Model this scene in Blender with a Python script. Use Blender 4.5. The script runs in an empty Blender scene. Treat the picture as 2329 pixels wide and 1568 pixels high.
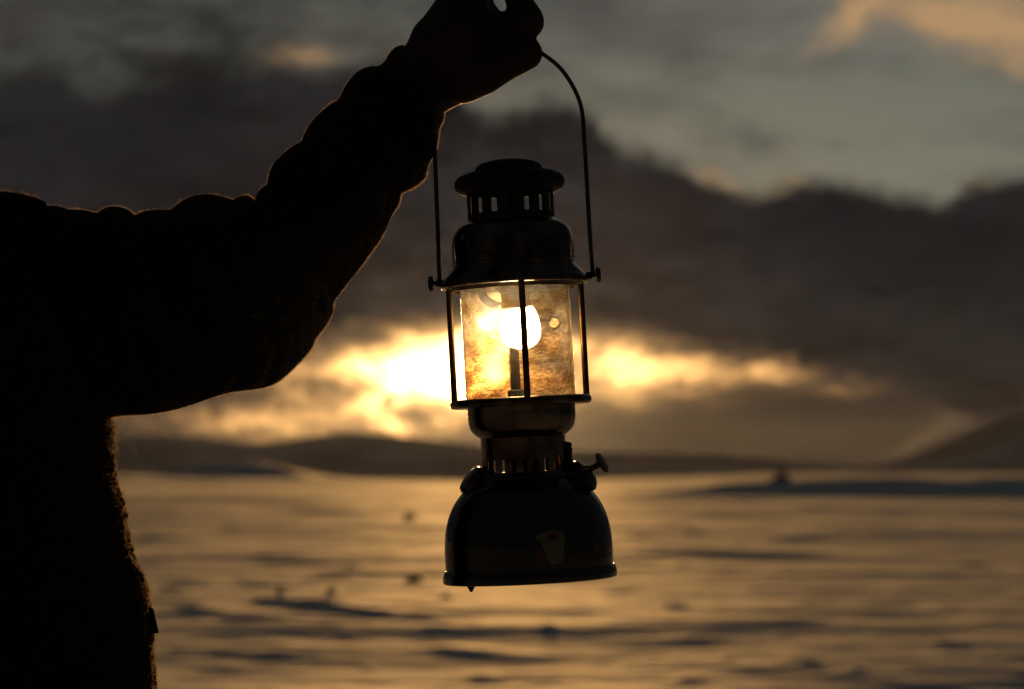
import bpy, bmesh, math, random
import numpy as np
from mathutils import Vector, Matrix, Euler

R = math.radians
SC = bpy.context.scene
COL = SC.collection
rng = np.random.default_rng(7)
random.seed(7)

# ------------------------------------------------------------------ camera
FOC, SENS = 85.0, 36.0
CAM = Vector((0.0, -2.38, 1.18))
PITCH = R(3.13)
cam_d = bpy.data.cameras.new('camera')
cam = bpy.data.objects.new('camera', cam_d)
COL.objects.link(cam)
cam.location = CAM
cam.rotation_euler = (R(90) + PITCH, 0, 0)
cam_d.lens, cam_d.sensor_width = FOC, SENS
cam_d.clip_start, cam_d.clip_end = 0.05, 40000
cam_d.dof.use_dof = True
cam_d.dof.focus_distance = 2.37
cam_d.dof.aperture_fstop = 6.6
SC.camera = cam

# ------------------------------------------------------------------ exposure
SC.view_settings.view_transform = 'Standard'
SC.view_settings.look = 'None'
SC.view_settings.exposure = 0.75
SC.view_settings.gamma = 1.0
SC.view_settings.use_curve_mapping = False
SC.cycles.use_denoising = True
SC.cycles.max_bounces = 6
SC.cycles.diffuse_bounces = 1
SC.cycles.glossy_bounces = 3
SC.cycles.transparent_max_bounces = 16

# measurements were taken on a 2329 px wide copy of the photograph
W2, H2, FPX = 1164.5, 784.0, FOC / SENS * 2329
HOR = 1085.0


def P(u, v, y=0.0):
    """the point at depth y whose measured position is (u, v)"""
    d = Vector(((u - W2) / FPX, 1.0, (H2 - v) / FPX))
    c, s = math.cos(PITCH), math.sin(PITCH)
    d = Vector((d.x, d.y * c - d.z * s, d.y * s + d.z * c))
    return CAM + d * ((y - CAM.y) / d.y)


def G(u, v):
    """a measured point on the level ground"""
    d = (P(u, v, 10) - CAM)
    t = -CAM.z / d.z
    q = CAM + d * t
    return q.x, q.y


def AZ(u):
    return math.degrees((u - W2) / FPX)


def EL(v):
    return math.degrees((HOR - v) / FPX)


MM = 2.38 / FPX          # metres per measured pixel in the plane of the lantern

SUN_AZ, SUN_EL = AZ(1120), EL(835)

# ------------------------------------------------------------------ world
world = bpy.data.worlds.new('World')
SC.world = world
world.use_nodes = True
NT = world.node_tree
NT.nodes.clear()


class NB:
    def __init__(s, nt):
        s.nt = nt

    def node(s, kind, **kw):
        n = s.nt.nodes.new(kind)
        for k, v in kw.items():
            setattr(n, k, v)
        return n

    def put(s, sock, v):
        if v is None:
            return
        if isinstance(v, bpy.types.NodeSocket):
            s.nt.links.new(v, sock)
        else:
            if hasattr(sock.default_value, '__len__') and not hasattr(v, '__len__'):
                v = [v] * len(sock.default_value)
            if hasattr(sock.default_value, '__len__') and len(sock.default_value) == 4 and len(v) == 3:
                v = (*v, 1)
            sock.default_value = v

    def m(s, op, a, b=None, c=None, clamp=False):
        n = s.node('ShaderNodeMath', operation=op, use_clamp=clamp)
        s.put(n.inputs[0], a)
        s.put(n.inputs[1], b)
        s.put(n.inputs[2], c)
        return n.outputs[0]

    def vm(s, op, a, b=None, c=None):
        n = s.node('ShaderNodeVectorMath', operation=op)
        s.put(n.inputs[0], a)
        s.put(n.inputs[1], b)
        s.put(n.inputs[2], c)
        return n.outputs['Value'] if op in ('DOT_PRODUCT', 'LENGTH') else n.outputs[0]

    def scale(s, a, f):
        n = s.node('ShaderNodeVectorMath', operation='SCALE')
        s.put(n.inputs[0], a)
        s.put(n.inputs['Scale'], f)
        return n.outputs[0]

    def mix(s, f, a, b):
        n = s.node('ShaderNodeMix', data_type='RGBA')
        s.put(n.inputs[0], f)
        s.put(n.inputs[6], a)
        s.put(n.inputs[7], b)
        return n.outputs[2]

    def sm(s, x, lo, hi):
        n = s.node('ShaderNodeMapRange', interpolation_type='SMOOTHSTEP')
        s.put(n.inputs[0], x)
        s.put(n.inputs[1], lo)
        s.put(n.inputs[2], hi)
        return n.outputs[0]

    def noise(s, vec, scale, detail=3, rough=0.5, out=0, dim='3D'):
        n = s.node('ShaderNodeTexNoise', noise_dimensions=dim)
        s.put(n.inputs['Vector'], vec)
        s.put(n.inputs['Scale'], scale)
        s.put(n.inputs['Detail'], detail)
        s.put(n.inputs['Roughness'], rough)
        return n.outputs[out]

    def xyz(s, x, y, z=0.0):
        n = s.node('ShaderNodeCombineXYZ')
        s.put(n.inputs[0], x)
        s.put(n.inputs[1], y)
        s.put(n.inputs[2], z)
        return n.outputs[0]


def build_world():
    b = NB(NT)
    tc = b.node('ShaderNodeTexCoord').outputs['Generated']
    sep = b.node('ShaderNodeSeparateXYZ')
    b.put(sep.inputs[0], b.vm('NORMALIZE', tc))
    dx, dy, dz = sep.outputs
    az = b.m('MULTIPLY', b.m('ARCTAN2', dx, dy), 180 / math.pi)
    el = b.m('MULTIPLY', b.m('ARCSINE', dz), 180 / math.pi)
    q = b.xyz(az, el)
    # billow: cloud outlines are pushed about by two sizes of noise
    w1 = b.vm('SUBTRACT', b.noise(b.vm('MULTIPLY', q, (0.95, 1.7, 1)), 1.0, 2, 0.6, 1, '2D'), (0.5, 0.5, 0.5))
    qw = b.vm('MULTIPLY_ADD', w1, (1.1, 0.6, 0), q)
    w2 = b.vm('SUBTRACT', b.noise(b.vm('MULTIPLY', q, (2.2, 3.2, 1)), 1.0, 3, 0.65, 1, '2D'), (0.5, 0.5, 0.5))
    qs = b.vm('MULTIPLY_ADD', w2, (0.62, 0.46, 0), b.vm('MULTIPLY_ADD', w1, (0.5, 0.20, 0), q))
    sw = b.node('ShaderNodeSeparateXYZ')
    b.put(sw.inputs[0], qw)
    azw, elw = sw.outputs[0], sw.outputs[1]
    ss = b.node('ShaderNodeSeparateXYZ')
    b.put(ss.inputs[0], qs)
    azs, els = ss.outputs[0], ss.outputs[1]
    f1 = b.noise(b.vm('MULTIPLY', q, (0.22, 0.42, 1)), 1.0, 4, 0.55, 0, '2D')
    f2 = b.noise(b.vm('MULTIPLY', q, (0.35, 1.3, 1)), 1.0, 3, 0.55, 0, '2D')
    f3 = b.noise(b.vm('MULTIPLY', qw, (0.8, 1.7, 1)), 1.0, 4, 0.6, 0, '2D')
    ff = b.m('ADD', f1, f2)                       # about 1.0

    def edge(pts, a):
        """height of a cloud edge (degrees) by bearing, as a curve"""
        n = b.node('ShaderNodeFloatCurve')
        cm = n.mapping
        c = cm.curves[0]
        cm.extend = 'HORIZONTAL'
        arr = [((AZ(u) + 16) / 32, (EL(v) + 4) / 24) for u, v in pts]
        while len(c.points) < len(arr):
            c.points.new(0.5, 0.5)
        for p, (x, y) in zip(c.points, arr):
            p.location = (min(max(x, 0), 1), min(max(y, 0), 1))
        cm.update()
        b.put(n.inputs['Value'], b.m('MULTIPLY_ADD', a, 1 / 32, 0.5))
        return b.m('MULTIPLY_ADD', n.outputs[0], 24.0, -4.0)

    quad = {}

    def forms(src):
        """(x2, y2, xy) and (x, y, 1) of a direction, shared by all the soft patches"""
        if src not in quad:
            sp = b.node('ShaderNodeSeparateXYZ')
            b.put(sp.inputs[0], src)
            x, y = sp.outputs[0], sp.outputs[1]
            quad[src] = (b.xyz(b.m('MULTIPLY', x, x), b.m('MULTIPLY', y, y), b.m('MULTIPLY', x, y)), b.xyz(x, y, 1.0))
        return quad[src]

    def blob(u, v, su, sv, rot=0.0, src=qw):
        k = 180 / math.pi / FPX
        cx, cy, c, s_ = AZ(u), EL(v), math.cos(R(rot)), math.sin(R(rot))
        p1, p2 = 1 / (su * k) ** 2, 1 / (sv * k) ** 2
        A, B, C = c * c * p1 + s_ * s_ * p2, s_ * s_ * p1 + c * c * p2, 2 * c * s_ * (p1 - p2)
        q2, q1 = forms(src)
        d = b.m('ADD', b.vm('DOT_PRODUCT', q2, (A, B, C)),
                b.vm('DOT_PRODUCT', q1, (-2 * A * cx - C * cy, -2 * B * cy - C * cx, A * cx * cx + B * cy * cy + C * cx * cy)))
        return b.m('POWER', math.exp(-1), d)

    def total(items, src=qw):
        acc = None
        for (u, v, su, sv, rot, a) in items:
            g = blob(u, v, su, sv, rot, src)
            acc = b.m('MULTIPLY', g, a) if acc is None else b.m('MULTIPLY_ADD', g, a, acc)
        return acc

    # clear evening sky
    sky = b.node('ShaderNodeTexSky', sky_type='NISHITA', sun_disc=False)
    sky.sun_elevation = R(SUN_EL)
    sky.sun_rotation = R(SUN_AZ)
    sky.air_density, sky.dust_density, sky.ozone_density = 1.0, 1.5, 1.6
    clear = b.mix(0.85, b.scale(sky.outputs[0], 0.022), b.mix(b.sm(el, 12.5, 6.5), (0.112, 0.126, 0.121), (0.176, 0.188, 0.150)))
    # thin veil of high cloud, thicker to the left and behind
    veil = b.m('MULTIPLY_ADD', b.sm(az, 9.0, -9.0), 0.95, b.m('MULTIPLY_ADD', ff, 0.9, -0.9), clamp=True)
    veil = b.m('MAXIMUM', veil, b.sm(dy, 0.9, 0.3))
    vcol = b.mix(b.sm(b.m('ADD', f1, f3), 0.75, 1.25), (0.022, 0.0215, 0.020), (0.060, 0.062, 0.054))
    col = b.mix(veil, clear, vcol)
    # grey smudges and the sunlit puffs above
    dark = total([(1560, 120, 70, 60, 0, 0.40), (1350, 40, 160, 70, -15, 0.50), (1725, 330, 65, 35, -25, 0.45),
                  (40, 60, 170, 130, 0, 0.55), (1560, 385, 120, 40, -18, 0.35), (1900, 150, 60, 30, 0, 0.25), (1640, 30, 120, 45, -10, 0.25)])
    col = b.mix(b.m('MINIMUM', dark, 0.9), col, (0.050, 0.046, 0.044))
    warm = total([(2320, 100, 190, 52, -8, 0.95), (2130, 60, 150, 45, -14, 0.6), (1940, 55, 85, 30, 38, 0.95),
                  (2250, 15, 220, 45, 0, 0.45), (2320, 175, 45, 30, 0, 0.45), (690, 138, 75, 22, 0, 0.65),
                  (1640, 420, 60, 18, -22, 0.6), (1800, 428, 32, 14, 0, 0.5), (2232, 432, 28, 12, 0, 0.6)])
    col = b.mix(b.m('MINIMUM', warm, 0.95), col, (0.45, 0.275, 0.135))

    # the sun behind the clouds: how bright the air is round it
    sun = total([(1110, 850, 230, 110, 0, 1.0)], qs)
    sunw = total([(1110, 870, 420, 250, 0, 1.0)], q)

    # the long dark bank
    top = edge([(-390, 210), (0, 215), (130, 195), (240, 225), (330, 190), (480, 150), (600, 165), (760, 175), (900, 160),
                (1010, 200), (1110, 272), (1180, 258), (1250, 240), (1330, 268), (1400, 335), (1500, 370), (1620, 428),
                (1700, 452), (1800, 430), (1860, 420), (1950, 440), (2060, 462), (2150, 475), (2200, 440), (2329, 420), (2700, 380)], azs)
    low = edge([(-390, 1100), (200, 960), (480, 870), (640, 830), (740, 790), (820, 768), (920, 762), (1010, 756), (1100, 740),
                (1200, 735), (1330, 758), (1450, 770), (1530, 792), (1600, 806), (1700, 812), (1790, 835), (1850, 858),
                (1950, 868), (2060, 905), (2329, 1060), (2700, 1085)], azs)
    m_top = b.sm(b.m('DIVIDE', b.m('SUBTRACT', els, top), b.m('MULTIPLY_ADD', b.sm(az, -2.0, -6.0), 1.1, 1.0)), 0.42, -0.30)
    m_low = b.sm(b.m('SUBTRACT', els, low), -0.10, 0.62)
    bank = b.mix(b.sm(b.m('ADD', f1, f3), 0.75, 1.25), (0.0080, 0.0080, 0.0088), (0.0190, 0.0186, 0.0196))
    bank = b.vm('ADD', bank, b.scale((0.066, 0.042, 0.023), b.m('MULTIPLY', sunw, b.m('MULTIPLY_ADD', b.sm(f3, 0.3, 0.7), 0.7, 0.6))))
    bank = b.vm('ADD', bank, b.scale((0.013, 0.009, 0.007), total([(1380, 520, 330, 230, 0, 1.0)], qw)))

    bank = b.mix(b.m('MINIMUM', total([(2000, 540, 330, 110, -4, 0.8), (330, 350, 380, 110, 0, 0.7)], qw), 0.8), bank, (0.0115, 0.0118, 0.0142))

    # the bright opening
    g = total([(965, 850, 125, 66, 0, 7.0), (1150, 845, 170, 75, 0, 9.0), (900, 905, 45, 45, -30, 1.6), (1370, 835, 62, 62, 0, 3.2),
               (1470, 825, 130, 38, 0, 1.35), (1640, 848, 130, 30, 0, 0.95), (1760, 860, 60, 34, 0, 0.45), (1910, 885, 90, 20, 0, 0.26),
               (820, 835, 90, 60, 0, 1.1), (700, 830, 130, 60, 20, 0.5), (900, 975, 62, 20, -6, 1.8), (780, 920, 160, 42, 0, 0.75),
               (640, 985, 85, 36, 0, 0.85), (460, 960, 120, 26, 0, 0.60), (1420, 935, 55, 22, 0, 0.50), (1550, 880, 120, 45, 0, 0.40)], qs)
    holes = total([(892, 905, 20, 24, -40, 0.80), (930, 945, 60, 17, -32, 0.8), (742, 862, 60, 16, -8, 0.45), (560, 925, 90, 14, 8, 0.40), (1700, 900, 130, 22, 0, 0.4),
                   (835, 795, 26, 34, 25, 0.35), (1500, 915, 60, 14, 0, 0.25)], qs)
    g = b.m('MULTIPLY', g, b.m('SUBTRACT', 1.0, b.m('MINIMUM', holes, 0.85)))
    g = b.m('MULTIPLY', g, b.m('MULTIPLY', b.sm(ff, 0.55, 1.2), b.m('MAXIMUM', b.m('MULTIPLY_ADD', b.sm(f3, 0.36, 0.66), 0.95, 0.35), total([(1040, 848, 190, 90, 0, 1.15)], q))))
    gap = b.mix(b.sm(sunw, 0.0, 0.9), (0.028, 0.024, 0.022), (0.20, 0.128, 0.062))
    gap = b.vm('ADD', gap, b.scale((1.36, 0.69, 0.215), g))

    # haze and far cloud below the opening
    m_floor = b.sm(el, b.mix(b.sm(az, AZ(700), AZ(1500)), (0.4, 0.4, 0.4), (2.6, 2.6, 2.6)), b.mix(b.sm(az, AZ(700), AZ(1500)), (-0.6, -0.6, -0.6), (0.9, 0.9, 0.9)))
    lowc = b.mix(b.sm(f2, 0.3, 0.7), (0.026, 0.0215, 0.018), (0.042, 0.033, 0.024))
    lowc = b.vm('ADD', lowc, b.scale((0.150, 0.095, 0.040), total([(1110, 975, 260, 95, 0, 1.25), (1110, 1000, 600, 150, 0, 0.15)], q)))
    lowc = b.vm('ADD', lowc, b.scale((0.45, 0.28, 0.13), total([(2180, 945, 60, 18, 0, 0.17), (2250, 925, 90, 14, 22, 0.12), (2090, 1000, 80, 13, 27, 0.16)], q)))

    gap = b.mix(m_floor, gap, lowc)
    body = b.mix(m_low, gap, bank)
    col = b.mix(m_top, col, body)
    # behind and beside the view the overcast simply goes on
    away = b.m('MAXIMUM', b.sm(b.m('ABSOLUTE', az), 15.0, 32.0), b.sm(el, 16.0, 40.0))
    col = b.mix(away, col, b.mix(b.sm(ff, 0.7, 1.3), (0.0105, 0.011, 0.012), (0.026, 0.027, 0.026)))
    bg = b.node('ShaderNodeBackground')
    b.put(bg.inputs[0], col)
    bg.inputs[1].default_value = 2 ** -0.75
    out = b.node('ShaderNodeOutputWorld')
    NT.links.new(bg.outputs[0], out.inputs[0])


build_world()
world.cycles.sampling_method = 'MANUAL'
world.cycles.sample_map_resolution = 1024

# ------------------------------------------------------------------ sun
sun_d = bpy.data.lights.new('sun', 'SUN')
sun_d.energy = 2.2
sun_d.angle = R(5)
sun_d.color = (1.0, 0.51, 0.15)
sun_o = bpy.data.objects.new('sun', sun_d)
COL.objects.link(sun_o)
sdir = Vector((math.sin(R(SUN_AZ)) * math.cos(R(SUN_EL)), math.cos(R(SUN_AZ)) * math.cos(R(SUN_EL)), math.sin(R(SUN_EL))))
sun_o.rotation_euler = sdir.to_track_quat('Z', 'Y').to_euler()
sun_o.location = (0, 60, 30)


# ------------------------------------------------------------------ materials
def mat(name, base, rough=0.5, metal=0.0, spec=0.5, vary=0.0, vscale=30, bump=0.0, bscale=60, sheen=0.0, coat=0.0, rvary=0.0, tint=None):
    m = bpy.data.materials.new(name)
    m.use_nodes = True
    nt = m.node_tree
    b = NB(nt)
    p = nt.nodes['Principled BSDF']
    co = b.node('ShaderNodeTexCoord').outputs['Object']
    if vary:
        n = b.noise(co, vscale, 5, 0.6)
        dk = [c * (1 - vary) for c in base] if tint is None else tint
        b.put(p.inputs['Base Color'], b.mix(b.sm(n, 0.35, 0.65), dk, base))
        if rvary:
            n2 = b.noise(co, vscale * 1.7, 4, 0.6)
            b.put(p.inputs['Roughness'], b.m('MULTIPLY_ADD', n2, rvary, rough - rvary / 2))
    else:
        b.put(p.inputs['Base Color'], base)
    if not (vary and rvary):
        p.inputs['Roughness'].default_value = rough
    p.inputs['Metallic'].default_value = metal
    p.inputs['Specular IOR Level'].default_value = spec
    p.inputs['Sheen Weight'].default_value = sheen
    p.inputs['Coat Weight'].default_value = coat
    if bump:
        bn = b.node('ShaderNodeBump')
        bn.inputs['Strength'].default_value = bump
        bn.inputs['Distance'].default_value = 0.01
        b.put(bn.inputs['Height'], b.noise(co, bscale, 4, 0.6))
        nt.links.new(bn.outputs[0], p.inputs['Normal'])
    return m


M = {}
M['enamel'] = mat('worn_dark_enamel', (0.010, 0.009, 0.008), 0.12, 0, 0.50, 0.5, 25, 0.16, 28, rvary=0.2, coat=0.08)
M['nickel'] = mat('tarnished_nickel', (0.20, 0.17, 0.135), 0.20, 1.0, 0.5, 0.6, 22, 0.03, 120, rvary=0.22, tint=(0.05, 0.028, 0.02))
M['bell'] = mat('bell_nickel', (0.15, 0.12, 0.095), 0.14, 1.0, 0.5, 0.7, 26, 0.05, 80, rvary=0.16, tint=(0.03, 0.012, 0.008))
M['soot'] = mat('sooty_iron', (0.012, 0.011, 0.010), 0.62, 0, 0.3, 0.5, 40, 0.1, 120, rvary=0.2)
M['wire'] = mat('bail_steel', (0.075, 0.075, 0.08), 0.34, 1.0, 0.5, 0.5, 60, 0.05, 200, rvary=0.2)
M['brass'] = mat('dull_brass', (0.13, 0.08, 0.036), 0.36, 1.0, 0.5, 0.6, 50, 0.05, 200, rvary=0.2)
M['clay'] = mat('burner_clay', (0.13, 0.09, 0.055), 0.85, 0, 0.2, 0.4, 60, 0.1, 200)
M['cream'] = mat('reflection_cream', (0.16, 0.145, 0.075), 0.35, 0, 0.5, 0.5, 120, 0.03, 200)
M['red'] = mat('reflection_red', (0.10, 0.022, 0.015), 0.35, 0, 0.5, 0.4, 120)
M['cloth'] = mat('black_quilted_cloth', (0.010, 0.010, 0.011), 0.95, 0, 0.05, 0.4, 20, 0.3, 300, sheen=0.0)
M['fleece'] = mat('black_fleece', (0.014, 0.012, 0.011), 1.0, 0, 0.03, 0.5, 90, 0.6, 260)
M['trouser'] = mat('dark_trouser_cloth', (0.012, 0.013, 0.016), 0.9, 0, 0.1, 0.4, 30, 0.3, 300)
M['rubber'] = mat('boot_rubber', (0.015, 0.014, 0.013), 0.6, 0, 0.3, 0.4, 30)
M['skin'] = mat('skin', (0.022, 0.013, 0.009), 0.6, 0, 0.3, 0.2, 60, 0.15, 300)
M['knit'] = mat('knit_hat', (0.02, 0.02, 0.024), 0.95, 0, 0.05, 0.4, 80, 0.5, 200)
M['tag'] = mat('woven_tag', (0.015, 0.014, 0.013), 0.9, 0, 0.1, 0.3, 200)
M['fell'] = mat('snowy_fell', (0.72, 0.72, 0.73), 0.9, 0, 0.2, 0.45, 0.004)
M['stone'] = mat('dark_stone', (0.045, 0.043, 0.045), 0.8, 0, 0.3, 0.5, 8, 0.5, 14)


def fibre_mat(name, c):
    m = bpy.data.materials.new(name)
    m.use_nodes = True
    nt = m.node_tree
    nt.nodes.clear()
    b = NB(nt)
    d = b.node('ShaderNodeBsdfDiffuse')
    t = b.node('ShaderNodeBsdfTranslucent')
    mx = b.node('ShaderNodeMixShader')
    o = b.node('ShaderNodeOutputMaterial')
    co = b.node('ShaderNodeTexCoord').outputs['Object']
    cc = b.mix(b.noise(co, 150, 2), [k * 0.5 for k in c], c)
    b.put(d.inputs[0], cc)
    b.put(t.inputs[0], cc)
    mx.inputs[0].default_value = 1.0
    nt.links.new(d.outputs[0], mx.inputs[1])
    nt.links.new(t.outputs[0], mx.inputs[2])
    nt.links.new(mx.outputs[0], o.inputs[0])
    return m


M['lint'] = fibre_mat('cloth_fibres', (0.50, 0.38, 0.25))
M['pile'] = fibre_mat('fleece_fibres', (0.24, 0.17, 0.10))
M['pale_disc'] = mat('pale_disc', (0.50, 0.36, 0.20), 0.7)


def glass_mat():
    """old lamp glass: clear, faintly amber, with a film of dirt and streaks that the light behind catches"""
    m = bpy.data.materials.new('dirty_lamp_glass')
    m.use_nodes = True
    nt = m.node_tree
    nt.nodes.clear()
    b = NB(nt)
    co = b.node('ShaderNodeTexCoord').outputs['Object']
    tr = b.node('ShaderNodeBsdfTransparent')
    sy = b.node('ShaderNodeSeparateXYZ')
    b.put(sy.inputs[0], co)
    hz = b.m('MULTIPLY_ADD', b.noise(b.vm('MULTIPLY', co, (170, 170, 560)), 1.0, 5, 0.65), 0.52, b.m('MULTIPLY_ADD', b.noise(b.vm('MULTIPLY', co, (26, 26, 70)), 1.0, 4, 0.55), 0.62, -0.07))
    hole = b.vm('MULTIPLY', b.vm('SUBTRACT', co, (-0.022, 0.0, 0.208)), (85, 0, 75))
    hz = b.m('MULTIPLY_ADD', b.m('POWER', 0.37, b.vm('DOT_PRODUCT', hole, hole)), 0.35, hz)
    glow_gap = b.vm('MULTIPLY', b.vm('SUBTRACT', co, (-0.022, 0.0, 0.258)), (44, 0, 36))  # clearer patch added so the glow left of the mantle shows
    hz = b.m('MULTIPLY_ADD', b.m('POWER', 0.37, b.vm('DOT_PRODUCT', glow_gap, glow_gap)), 0.22, hz)
    lw = b.node('ShaderNodeLayerWeight')
    edge_ = b.m('POWER', lw.outputs['Facing'], 2.6)
    b.put(tr.inputs[0], b.mix(b.m('MULTIPLY', edge_, 0.85), b.mix(b.sm(hz, 0.38, 0.72), (0.20, 0.135, 0.066), (0.88, 0.79, 0.60)), (0.16, 0.10, 0.045)))
    gl = b.node('ShaderNodeBsdfGlossy')
    b.put(gl.inputs[0], (1, 1, 1))
    gl.inputs['Roughness'].default_value = 0.06
    fr = b.m('MULTIPLY_ADD', b.m('POWER', lw.outputs['Facing'], 5.0), 0.9, 0.04)
    mx = b.node('ShaderNodeMixShader')
    nt.links.new(fr, mx.inputs[0])
    nt.links.new(tr.outputs[0], mx.inputs[1])
    nt.links.new(gl.outputs[0], mx.inputs[2])
    film = b.noise(co, 26, 6, 0.65)
    streak = b.noise(b.vm('MULTIPLY', co, (22, 22, 110)), 1.0, 5, 0.6)
    speck = b.noise(co, 420, 2, 0.5)
    d = b.m('MULTIPLY', b.sm(film, 0.36, 0.68), b.m('MULTIPLY_ADD', b.sm(streak, 0.3, 0.72), 0.8, 0.2))
    # denser pale film added on the left to make a glow beside the mantle
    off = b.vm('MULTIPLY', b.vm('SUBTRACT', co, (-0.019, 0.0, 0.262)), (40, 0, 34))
    glow_film = b.m('POWER', 0.37, b.vm('DOT_PRODUCT', off, off))
    d = b.m('MULTIPLY_ADD', b.m('MULTIPLY', glow_film, b.sm(film, 0.15, 0.50)), 1.7, b.m('MULTIPLY', d, 0.55))
    d = b.m('ADD', d, b.m('MULTIPLY', b.sm(speck, 0.62, 0.72), 0.14))
    d = b.m('MULTIPLY_ADD', d, 0.8, 0.05)
    d = b.m('MULTIPLY', d, b.m('MULTIPLY_ADD', b.sm(sy.outputs[1], -0.02, 0.02), 0.80, 0.20), clamp=True)
    dcol = b.mix(b.sm(b.noise(co, 40, 4), 0.35, 0.65), (0.50, 0.29, 0.12), (0.95, 0.86, 0.66))
    dt = b.node('ShaderNodeBsdfTranslucent')
    b.put(dt.inputs[0], dcol)
    df = b.node('ShaderNodeBsdfDiffuse')
    b.put(df.inputs[0], dcol)
    dirt = b.node('ShaderNodeMixShader')
    dirt.inputs[0].default_value = 0.5
    nt.links.new(df.outputs[0], dirt.inputs[1])
    nt.links.new(dt.outputs[0], dirt.inputs[2])
    mx2 = b.node('ShaderNodeMixShader')
    b.put(mx2.inputs[0], d)
    nt.links.new(mx.outputs[0], mx2.inputs[1])
    nt.links.new(dirt.outputs[0], mx2.inputs[2])
    o = b.node('ShaderNodeOutputMaterial')
    nt.links.new(mx2.outputs[0], o.inputs[0])
    return m


M['glass'] = glass_mat()


def mantle_mat():
    m = bpy.data.materials.new('glowing_mantle')
    m.use_nodes = True
    p = m.node_tree.nodes['Principled BSDF']
    p.inputs['Base Color'].default_value = (0.8, 0.78, 0.7, 1)
    p.inputs['Roughness'].default_value = 1
    p.inputs['Emission Color'].default_value = (1.0, 0.79, 0.50, 1)
    p.inputs['Emission Strength'].default_value = 32.0
    return m


M['mantle'] = mantle_mat()


def glow_mat():
    """added glow beside the mantle: bright in the middle, thinning out to nothing at its edge"""
    m = bpy.data.materials.new('added_glow')
    m.use_nodes = True
    nt = m.node_tree
    nt.nodes.clear()
    b = NB(nt)
    lw = b.node('ShaderNodeLayerWeight')
    em = b.node('ShaderNodeEmission')
    b.put(em.inputs[0], (1.0, 0.76, 0.42))
    em.inputs[1].default_value = 2.6
    tr = b.node('ShaderNodeBsdfTransparent')
    mx = b.node('ShaderNodeMixShader')
    n = b.noise(b.node('ShaderNodeTexCoord').outputs['Object'], 70, 3, 0.6)
    b.put(mx.inputs[0], b.m('MULTIPLY', b.m('POWER', b.m('SUBTRACT', 1.0, lw.outputs['Facing']), 2.0), b.sm(n, 0.25, 0.6), clamp=True))
    nt.links.new(tr.outputs[0], mx.inputs[1])
    nt.links.new(em.outputs[0], mx.inputs[2])
    o = b.node('ShaderNodeOutputMaterial')
    nt.links.new(mx.outputs[0], o.inputs[0])
    return m


M['glow_shell'] = glow_mat()


def snow_mat():
    m = bpy.data.materials.new('wind_packed_snow')
    m.use_nodes = True
    nt = m.node_tree
    b = NB(nt)
    p = nt.nodes['Principled BSDF']
    co = b.node('ShaderNodeTexCoord').outputs['Object']
    n = b.noise(b.vm('MULTIPLY', co, (0.25, 0.6, 1)), 1.0, 5, 0.6)
    b.put(p.inputs['Base Color'], b.mix(b.sm(n, 0.3, 0.7), (0.74, 0.76, 0.80), (0.84, 0.85, 0.87)))
    p.inputs['Roughness'].default_value = 0.8
    p.inputs['IOR'].default_value = 1.31
    p.inputs['Specular IOR Level'].default_value = 0.45
    bn = b.node('ShaderNodeBump')
    bn.inputs['Strength'].default_value = 0.35
    bn.inputs['Distance'].default_value = 0.03
    b.put(bn.inputs['Height'], b.noise(b.vm('MULTIPLY', co, (0.8, 2.2, 1)), 1.0, 6, 0.65))
    nt.links.new(bn.outputs[0], p.inputs['Normal'])
    return m


M['snow'] = snow_mat()


# ------------------------------------------------------------------ mesh helpers
def link(name, me, material, parent=None, smooth=True, sharp=35):
    if material is not None:
        me.materials.append(material)
    if smooth:
        me.polygons.foreach_set('use_smooth', [True] * len(me.polygons))
        if sharp:
            me.set_sharp_from_angle(angle=R(sharp))
    me.update()
    o = bpy.data.objects.new(name, me)
    COL.objects.link(o)
    if parent is not None:
        o.parent = parent
    return o


def tag(o, label=None, cat=None, group=None, kind=None):
    if label:
        o['label'] = label
    if cat:
        o['category'] = cat
    if group:
        o['group'] = group
    if kind:
        o['kind'] = kind
    return o


def pydata(name, v, f):
    me = bpy.data.meshes.new(name)
    me.from_pydata([tuple(map(float, p)) for p in v], [], [tuple(map(int, q)) for q in f])
    return me


def np_mesh(name, v, quads):
    me = bpy.data.meshes.new(name)
    v = np.asarray(v, np.float32)
    q = np.asarray(quads, np.int32)
    k = q.shape[1]
    me.vertices.add(len(v))
    me.vertices.foreach_set('co', v.ravel())
    me.loops.add(q.size)
    me.loops.foreach_set('vertex_index', q.ravel())
    me.polygons.add(len(q))
    me.polygons.foreach_set('loop_start', np.arange(len(q), dtype=np.int32) * k)
    me.polygons.foreach_set('loop_total', np.full(len(q), k, np.int32))
    me.update(calc_edges=True)
    me.validate()
    return me


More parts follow.
